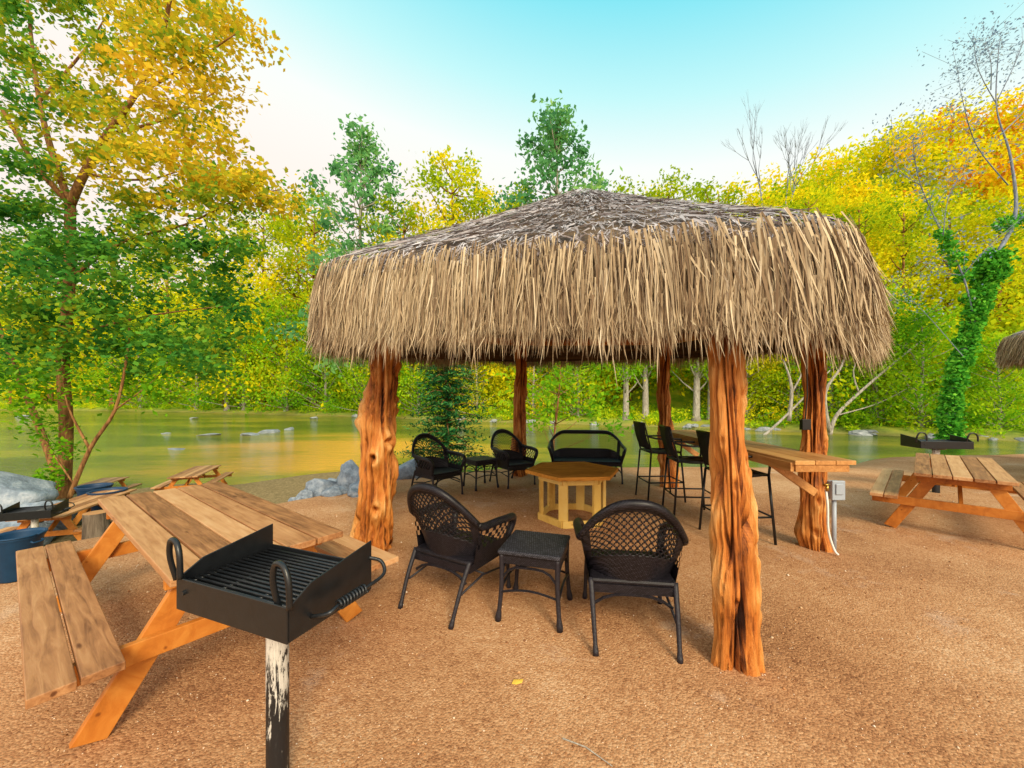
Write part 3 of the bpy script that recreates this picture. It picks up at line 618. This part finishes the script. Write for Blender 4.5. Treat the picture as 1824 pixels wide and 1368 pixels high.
dup(ch,(.83,2.83,0),face(.14,.99),'nearest dark wicker armchair, turned away, right of the small wicker table')
dup(ch,(-1.22,6.45,0),face(.72,-.70),'dark wicker armchair at the back left, just right of the front left post')
dup(ch,(.02,7.25,0),face(.55,-.83),'dark wicker armchair at the back, left of the loveseat')
lv=chair('wicker_loveseat','wide dark wicker loveseat at the back of the hut facing the camera','loveseat',.60)
lv.location=(1.42,7.55,0); lv.rotation_euler.z=face(-.12,-1)
def side_table(label):
    root=thing('wicker_side_table',label,'side table'); h=.21
    m=MB(); m.box((0,0,.495),(.46,.46,.035)); m.build('table_top',M['wovtop'],root,bevel=.012)
    m=MB()
    for k in range(4):
        Rm=Matrix.Rotation(k*math.pi/2,3,'Z'); m.box(Rm@Vector((0,.208,.445)),(.40,.014,.06),Rm)
        m.tube([Rm@Vector((x,.205,.395-.09*(abs(x)/.2)**4)) for x in np.linspace(-.2,.2,9)],.010,6)
        m.tube([Rm@Vector((x,.215,.21+.03*math.cos(x*8))) for x in np.linspace(-.21,.21,7)],.009,6)
    m.build('apron',M['wicker'],root)
    for sx in (1,-1):
        for sy in (1,-1):
            p=spline([(sx*.205,sy*.205,.49),(sx*.205,sy*.205,.25),(sx*.225,sy*.225,.0)],5); m=MB(); m.tube(p,lerpl(.019,.016,len(p)-2)+[.024,.022],8); m.build('leg',M['wickerleg'],root,True)
    return root
st=side_table('small square dark wicker table between the two front armchairs'); st.location=(.18,2.98,0); st.rotation_euler.z=R(-17)
dup(st,(-.56,7.0,0),R(35),'small square dark wicker table between the two back armchairs')
# coffee table
ct=thing('hexagonal_coffee_table','low hexagonal wooden table with brown top and pale pine frame','table',(.80,5.2,0),R(6))
hexp=lambda r:[(r*math.cos(k*math.pi/3),r*math.sin(k*math.pi/3)) for k in range(6)]
m=MB(); hp=hexp(.63)
m.prism(hexp(.60),.61,.635,.5)
for k in range(6):
    a=hp[k];b=hp[(k+1)%6]; ai=[q*.80 for q in a]; bi=[q*.80 for q in b]; m.prism([a,b,tuple(bi),tuple(ai)],.61,.655,.35+.3*random.random())
m.prism(hexp(.50),.637,.653,.35); m.build('table_top',M['ctop'],ct,bevel=.004)
hp=hexp(.45)
m=MB()
for k in range(6):
    a=Vector((*hp[k],0));b=Vector((*hp[(k+1)%6],0))
    m.bar(a*.98+Vector((0,0,.565)),b*.98+Vector((0,0,.565)),.035,.085,tint=random.random())
m.build('top_rail',M['pine'],ct,bevel=.004)
m=MB()
for k in range(6):
    a=Vector((*hp[k],0));b=Vector((*hp[(k+1)%6],0)); m.bar(a*1.0+Vector((0,0,.046)),b*1.0+Vector((0,0,.046)),.036,.085,tint=random.random())
m.build('bottom_rail',M['pine'],ct,bevel=.004)
for k in range(6):
    m=MB(); a=Vector((*hp[k],0)); d=a.normalized(); m.bar(a*.93+Vector((0,0,.0)),a*.93+Vector((0,0,.608)),.115,.04,up=d,tint=random.random()); m.build('leg',M['pine'],ct,bevel=.004)
# picnic tables
def picnic(name,label,LL,loc,rz,nb=5,wd=.86,sw=.71):
    root=thing(name,label,'picnic table',loc,rz); H=.76
    m=MB(); bw=wd/nb
    for i in range(nb): m.box((random.uniform(-.008,.008),-wd/2+bw*(i+.5),H-.019),(LL,bw-.012,.038),None,random.random())
    m.build('tabletop',M['top'],root,bevel=.004)
    for sd in (1,-1):
        m=MB()
        for k in range(2): m.box((random.uniform(-.008,.008),sd*(sw-.072+.144*k),.441),(LL,.133,.038),None,random.random())
        m.build('bench',M['top'],root,bevel=.004)
    xa=LL/2-.28
    for ex in (1,-1):
        x=ex*xa
        for sd in (1,-1):
            m=MB(); p=Vector((x,sd*.24,H-.04));q=Vector((x,sd*.66,0)); m.bar(p,q,.038,.14,up=(0,1,0),tint=random.random()) ; m.v=[(v[0],v[1],max(0.0,min(H-.04,v[2]))) for v in m.v]; m.build('leg',M['leg'],root,bevel=.004)
        m=MB(); m.box((x+ex*.040,0,.37),(.038,sw*2+.26,.10),None,random.random()); m.build('crossbeam',M['leg'],root,bevel=.004)
        m=MB(); m.box((x+ex*.040,0,H-.085),(.038,wd-.06,.088),None,random.random()); m.build('cleat',M['leg'],root,bevel=.004)
        m=MB(); m.bar((x-ex*.03,0,.37),(x-ex*.48,0,H-.06),.038,.085,tint=random.random()); m.build('brace',M['leg'],root,bevel=.004)
    return root
pt=picnic('picnic_table','large wooden picnic table in the left foreground behind the grill',2.35,(-2.265,2.89,0),math.atan2(-.612,.788))
def putp(loc,L,label,sc=1):
    x,y=loc; return dup(pt,(x,y,T(x,y)),math.atan2(L[1],L[0]),label,sc)
putp((5.68,5.02),(.72,.69),'wooden picnic table on the gravel at the right edge',(.97,.88,.97))
putp((-8.35,7.6),(-.3,.95),'picnic table on the lower bank behind the blue bin',.88)
putp((-9.0,11.2),(-.35,.94),'small looking picnic table by the water, second from the left',.78)
putp((-12.6,11.9),(-.3,.95),'picnic table by the water partly behind the big left tree',.8)
putp((-2.75,10.0),(.9,-.3),'distant picnic table glimpsed just right of the front left post')
# grill
def grill(label,loc,rz):
    root=thing('park_grill',label,'grill',loc,rz); hx,hy=.30,.195; t=.006
    m=MB(); m.box((0,0,.788),(2*hx,2*hy,t))
    m.box((0,-hy,.8475),(2*hx+t,t,.125)); m.box((0,hy,.845),(2*hx+t,t,.12))
    for sx in (1,-1):
        x=sx*hx; vs=[(x-t/2,-hy+.004,.79),(x-t/2,hy+.01,.79),(x-t/2,hy+.01,1.0),(x-t/2,-hy+.09,.955),(x-t/2,-hy+.004,.908)]; vs+=[(v[0]+t,v[1],v[2]) for v in vs]
        m.add(vs,[(0,1,2,3,4),(9,8,7,6,5)]+[(k,k+5,(k+1)%5+5,(k+1)%5) for k in range(5)])
    m.build('firebox',M['black'],root,bevel=.003)
    m=MB(); m.lathe([(.0,.755),(.10,.755),(.125,.784)],20); m.build('socket',M['black'],root,True)
    m=MB()
    for k in range(15):
        y=-hy+.03+k*(2*hy-.05)/14; m.tube([(-hx+.015,y,.888),(hx-.015,y,.888)],.006,6)
    for x in (-hx+.02,-.1,.1,hx-.02): m.tube([(x,-hy+.01,.878),(x,hy-.01,.878)],.007,6)
    m.build('grate',M['iron'],root,True)
    for sx in (1,-1):
        x=sx*(hx-.01); p=spline([(x-.055,-hy+.02,.885),(x-.058,-hy+.0,.98),(x-.035,-hy-.01,1.05),(x+.01,-hy-.015,1.055),(x+.04,-hy-.02,1.01),(x+.045,-hy-.02,.92)],5)
        m=MB(); m.tube(p,.0105,8); m.build('handle',M['black'],root,True)
    m=MB(); pts=[]
    for i in range(90):
        a=i/90*2*math.pi*9; pts.append((hx+.075+.016*math.cos(a),-.05+.14*i/90,.86+.016*math.sin(a)))
    m.tube(pts,.0055,5); m.tube(spline([(hx,-.10,.83),(hx+.07,-.09,.85),(hx+.075,-.04,.86),(hx+.075,.10,.86),(hx+.072,.20,.87),(hx+.04,.22,.91),(hx,.19,.93)],4),.0075,6); m.build('coil_handle',M['iron'],root,True)
    m=MB(); m.tube([(-hx+.05,-hy-.003,.86),(-hx+.05,-hy-.012,.86)],.009,10); m.build('bolt',M['iron'],root)
    q=MT('peeling_paint_post'); v=q.coord((24,24,3.2)); n=q.noise(v,1.8,7,.72,.6); sx=q.n('ShaderNodeSeparateXYZ'); q.l(q.n('ShaderNodeTexCoord').outputs['Object'],sx.inputs[0])
    f=q.math('ADD',q.math('MULTIPLY',q.math('SUBTRACT',sx.outputs[2],.36),.65),n)
    n3=q.noise(q.coord((30,30,12)),2.0,5,.7)
    f=q.math('ADD',f,q.math('MULTIPLY',q.math('SUBTRACT',n3,.5),.35))
    c=q.ramp(f,[(.46,(.010,.010,.012)),(.53,(.025,.025,.025)),(.55,(.46,.44,.41)),(.72,(.64,.62,.58)),(.86,(.36,.34,.31)),(.95,(.55,.53,.49))]); q.bsdf(c,.5,q.bump(n,.3,.01),.4)
    m=MB(); m.tube([(0,0,z) for z in np.linspace(-.1,.757,12)],.042,20); m.build('post',q.m,root,True)
    return root
gr=grill('black park grill on a peeling post in the left foreground',(-.96,1.61,0),math.atan2(-.37,.93))
dup(gr,(7.12,6.6,0),R(-8),'wide black grill standing behind the right picnic table',(1.25,1.0,.96))
def gput(px,Yy,rz,lab): x=(px-912)/F*Yy; dup(gr,(x,Yy,T(x,Yy)),rz,lab)
gput(62,6.3,R(20),'black grill on the lower bank above the blue bin at the left edge')
# bins
def bin_(label,mat,loc,s=1):
    root=thing('round_bin',label,'bin',loc); root.scale=(s,s,s)
    m=MB(); m.lathe([(0,.02),(.20,.0),(.215,.02),(.275,.62),(.29,.64),(.30,.66),(.295,.70),(.275,.70),(.268,.66),(.205,.05),(0,.05)],32); m.build('bin_body',mat,root,True)
    m=MB(); m.tube([(.305*math.cos(a),.305*math.sin(a),.69) for a in np.linspace(0,2*math.pi,33)],.012,6); m.build('rim',mat,root,True)
    for sd in (1,-1):
        m=MB(); m.tube(spline([(sd*.29,-.07,.60),(sd*.33,-.06,.58),(sd*.33,.06,.58),(sd*.29,.07,.60)],4),.014,6); m.build('handle',mat,root,True)
    return root
def xyT(px,Yy): x=(px-912)/F*Yy; return (x,Yy,T(x,Yy))
b=bin_('round blue bin at the left edge beside the picnic bench',M['blue'],xyT(32,3.5),.56)
b2=bin_('dark blue bin on the lower bank by the picnic tables, the left of two',M['navy'],xyT(168,8.9)); dup(b2,xyT(192,8.4),0,'dark blue bin on the lower bank by the picnic tables, the right of two')
# stump
sl=xyT(172,5.6); sm=thing('tree_stump','grey brown weathered tree stump behind the left picnic bench','stump',sl)
m=MB(); pr=[]
for i in range(12): pr.append((.14*(1+.4*(1-i/11)**3),-.1+.68*i/11))
m.lathe(pr,18); m.build('stump_side',M['barkdark'],sm,True); m=MB(); m.lathe([(.14,.58),(.08,.585),(0,.588)],18); m.build('cut_face',M['top'],sm)
# bar counter
bc=thing('bar_counter','long raised wooden bar counter fixed along the right hut posts','counter',(2.88,5.3,0))
m=MB()
for k in range(3): m.box((-.19+.19*k+.02,-.02,1.0),(.184,3.3,.04),None,random.random())
m.build('countertop',M['bar'],bc,bevel=.004)
m=MB(); m.box((-.268,-.02,.955),(.035,3.24,.085)); m.box((.0,-1.64,.955),(.5,.035,.085),None,.3); m.box((.0,1.58,.955),(.5,.035,.085)); m.build('apron_board',M['bar'],bc,bevel=.004)
for yy in (-1.25,.0,1.3):
    m=MB(); m.bar((.24,yy,.62),(-.2,yy,.93),.04,.08); m.build('bracket',M['bar'],bc,bevel=.004)
# stools
def stool(label):
    root=thing('bar_stool',label,'bar stool')
    m=MB(); vs=[];n=10
    for i in range(n+1):
        t=i/n; y=-.22+.44*t; z=.755-.02*math.sin(math.pi*t)
        vs+=[(-.22,y,z),(.22,y,z)]
    m.add(vs,[(2*i,2*i+1,2*i+3,2*i+2) for i in range(n)]); m.build('seat',M['mesh'],root,True,solid=.012)
    m=MB(); vs=[]
    for i in range(n+1):
        t=i/n; y=-.235-.10*t-.02*math.sin(math.pi*t); z=.80+.40*t; vs+=[(-.215,y,z),(.215,y,z)]
    m.add(vs,[(2*i,2*i+1,2*i+3,2*i+2) for i in range(n)]); m.build('backrest',M['mesh'],root,True,solid=.008)
    m=MB()
    for sx in (1,-1):
        m.tube(spline([(sx*.225,-.22,.755),(sx*.225,-.245,.85),(sx*.225,-.335,1.20)],4),.013,8); m.tube([(sx*.225,-.23,.755),(sx*.225,.23,.755)],.013,8)
        m.tube(spline([(sx*.23,-.28,1.0),(sx*.25,-.1,.965),(sx*.25,.18,.96),(sx*.24,.235,.93),(sx*.228,.23,.755)],4),.013,8)
    m.tube([(-.225,-.335,1.2),(.225,-.335,1.2)],.013,8); m.tube([(-.225,.23,.755),(.225,.23,.755)],.013,8); m.tube([(-.225,-.23,.755),(.225,-.23,.755)],.013,8); m.build('frame',M['black'],root,True)
    for sx in (1,-1):
        for sy in (1,-1):
            m=MB(); m.tube([(sx*.225,sy*.23,.755),(sx*.25,sy*.29,0)],.0145,8); m.build('leg',M['black'],root,True)
    m=MB(); z=.30; c=[(sx*.242,sy*.268,z) for sx,sy in ((1,1),(1,-1),(-1,-1),(-1,1),(1,1))]
    for a,b in zip(c[:-1],c[1:]): m.tube([a,b],.011,6)
    m.build('footrest',M['black'],root,True); return root
s0=stool('farthest black bar stool at the counter, beside the back post'); s0.location=(2.33,6.2,0); s0.rotation_euler.z=face(1,.05)
dup(s0,(2.42,5.35,0),face(1,-.08),'middle black bar stool at the counter'); dup(s0,(2.56,4.5,0),face(1,.03),'nearest black bar stool at the counter, half behind the front right post')
# utility stand
us=thing('outlet_post','grey weatherproof outlet box on a grey pipe beside the right post','outlet box',(3.36,4.10,0))
m=MB(); m.tube([(0,0,-.05),(0,0,.55)],.021,14); m.build('pipe',M['grey'],us,True)
m=MB(); m.box((0,0,.64),(.12,.07,.19)); m.build('box_body',M['grey'],us,bevel=.012)
m=MB(); m.box((0,-.048,.645),(.135,.03,.20)); m.box((0,-.07,.66),(.08,.016,.11)); m.build('lid',M['grey'],us,bevel=.012)
hs=thing('water_hose','white water hose with brass tap running down the right post','hose',(3.22,4.02,0))
m=MB(); m.tube(spline([(-.01,-.0,.66),(-.015,-.03,.5),(.0,-.02,.25),(.05,-.03,.06),(.07,-.06,.015)],6),.011,8); m.build('tube',M['white'],hs,True)
m=MB(); m.tube([(-.01,.03,.70),(-.01,-.02,.70),(-.01,-.02,.65)],.014,8); m.tube([(-.035,-.015,.715),(.015,-.015,.715)],.008,6); m.build('tap',M['brass'],hs,True)
m=MB(); m.box((0,0,0),(.09,.05,.11)); m.tube([(.0,0,.05),(.02,.0,.3),(.03,.02,.9)],.008,6); o=m.build('switch_box',M['black'],bevel=.006); o.location=(3.06,4.10,1.32); tag(o,'small black electrical box on the inner side of the right post','electrical box')
# small ground bits
m=MB(); m.add([(-.05,0,.004),(-.02,.028,.012),(.03,.022,.006),(.055,0,.014),(.03,-.026,.008),(-.02,-.024,.006),(0,0,.018)],[(0,1,6),(1,2,6),(2,3,6),(3,4,6),(4,5,6),(5,0,6)],.8)
o=m.build('fallen_leaf',plain('dry_leaf',(.72,.46,.06),.6),None,True); o.location=(.03,2.23,.0); o.location.z=T(.03,2.23)+.002; o.rotation_euler.z=.4; o.scale=(.7,.7,.7); tag(o,'single yellow fallen leaf on the gravel in the foreground','leaf')
m=MB(); m.tube([(0,0,.006),(.1,-.05,.01),(.2,-.14,.006)],[.004,.003,.002],5); o=m.build('twig',M['barkpale']); x,y=.24,1.86; o.location=(x,y,T(x,y)+.004); tag(o,'thin dry twig on the gravel at the bottom of the photo','twig')
# ---------------------------------------------------------------- light, world, camera
az=R(160); el=R(34)
sd=Vector((math.sin(az)*math.cos(el),math.cos(az)*math.cos(el),math.sin(el)))
sun=bpy.data.lights.new('sun','SUN'); sun.energy=3.8; sun.angle=R(18); sun.color=(1,.87,.60)
so=bpy.data.objects.new('sun',sun); link(so); so.rotation_euler=sd.to_track_quat('Z','Y').to_euler()
wd=bpy.data.worlds.new('World'); S.world=wd; wd.use_nodes=True; nt=wd.node_tree; nt.nodes.clear()
N_=nt.nodes.new; sky=N_('ShaderNodeTexSky'); sky.sky_type='NISHITA'; sky.sun_disc=False; sky.sun_elevation=el; sky.sun_rotation=az
bg=N_('ShaderNodeBackground'); out=N_('ShaderNodeOutputWorld'); tc=N_('ShaderNodeTexCoord'); sep=N_('ShaderNodeSeparateXYZ')
nt.links.new(tc.outputs['Generated'],sep.inputs[0])
ma=N_('ShaderNodeMath'); ma.operation='MULTIPLY_ADD'; ma.inputs[1].default_value=.14; nt.links.new(sep.outputs[0],ma.inputs[0]); nt.links.new(sep.outputs[2],ma.inputs[2])
rp=N_('ShaderNodeValToRGB'); e=rp.color_ramp.elements
for p,c in [(.0,(.98,.86,.76)),(.40,(1.0,.90,.83)),(.52,(.93,.97,.93)),(.62,(.54,.92,.93)),(.74,(.18,.76,.88)),(.84,(.16,.70,.88)),(1,(.9,1.05,1.15))]:
    if p==0: e[0].position=0;e[0].color=(*c,1)
    elif p==1: e[-1].position=1;e[-1].color=(*c,1)
    else:
        q=e.new(p); q.color=(*c,1)
nt.links.new(ma.outputs[0],rp.inputs[0])
sc_=N_('ShaderNodeVectorMath'); sc_.operation='SCALE'; sc_.inputs['Scale'].default_value=.10; nt.links.new(sky.outputs[0],sc_.inputs[0])
mx=N_('ShaderNodeMix'); mx.data_type='RGBA'; mx.inputs[0].default_value=.94; nt.links.new(sc_.outputs[0],mx.inputs[6]); nt.links.new(rp.outputs[0],mx.inputs[7])
# brighter glow of the sky on the sun's side
mr=N_('ShaderNodeMapRange'); mr.inputs['From Min'].default_value=.15; mr.inputs['From Max'].default_value=-.8; nt.links.new(sep.outputs[1],mr.inputs['Value'])
mg=N_('ShaderNodeMix'); mg.data_type='RGBA'; nt.links.new(mr.outputs[0],mg.inputs[0]); nt.links.new(mx.outputs[2],mg.inputs[6]); mg.inputs[7].default_value=(1.85,1.6,1.34,1)
nt.links.new(mg.outputs[2],bg.inputs[0]); bg.inputs[1].default_value=1.1; nt.links.new(bg.outputs[0],out.inputs[0])
cam=bpy.data.cameras.new('camera'); cam.sensor_width=36; cam.lens=F/1824*36; cam.shift_y=21/1824; cam.clip_start=.05; cam.clip_end=1000
co=bpy.data.objects.new('camera',cam); link(co); co.location=(0,0,CH); co.rotation_euler=(R(90),0,0); S.camera=co
S.view_settings.view_transform='Standard'; S.view_settings.look='None'; S.view_settings.exposure=0
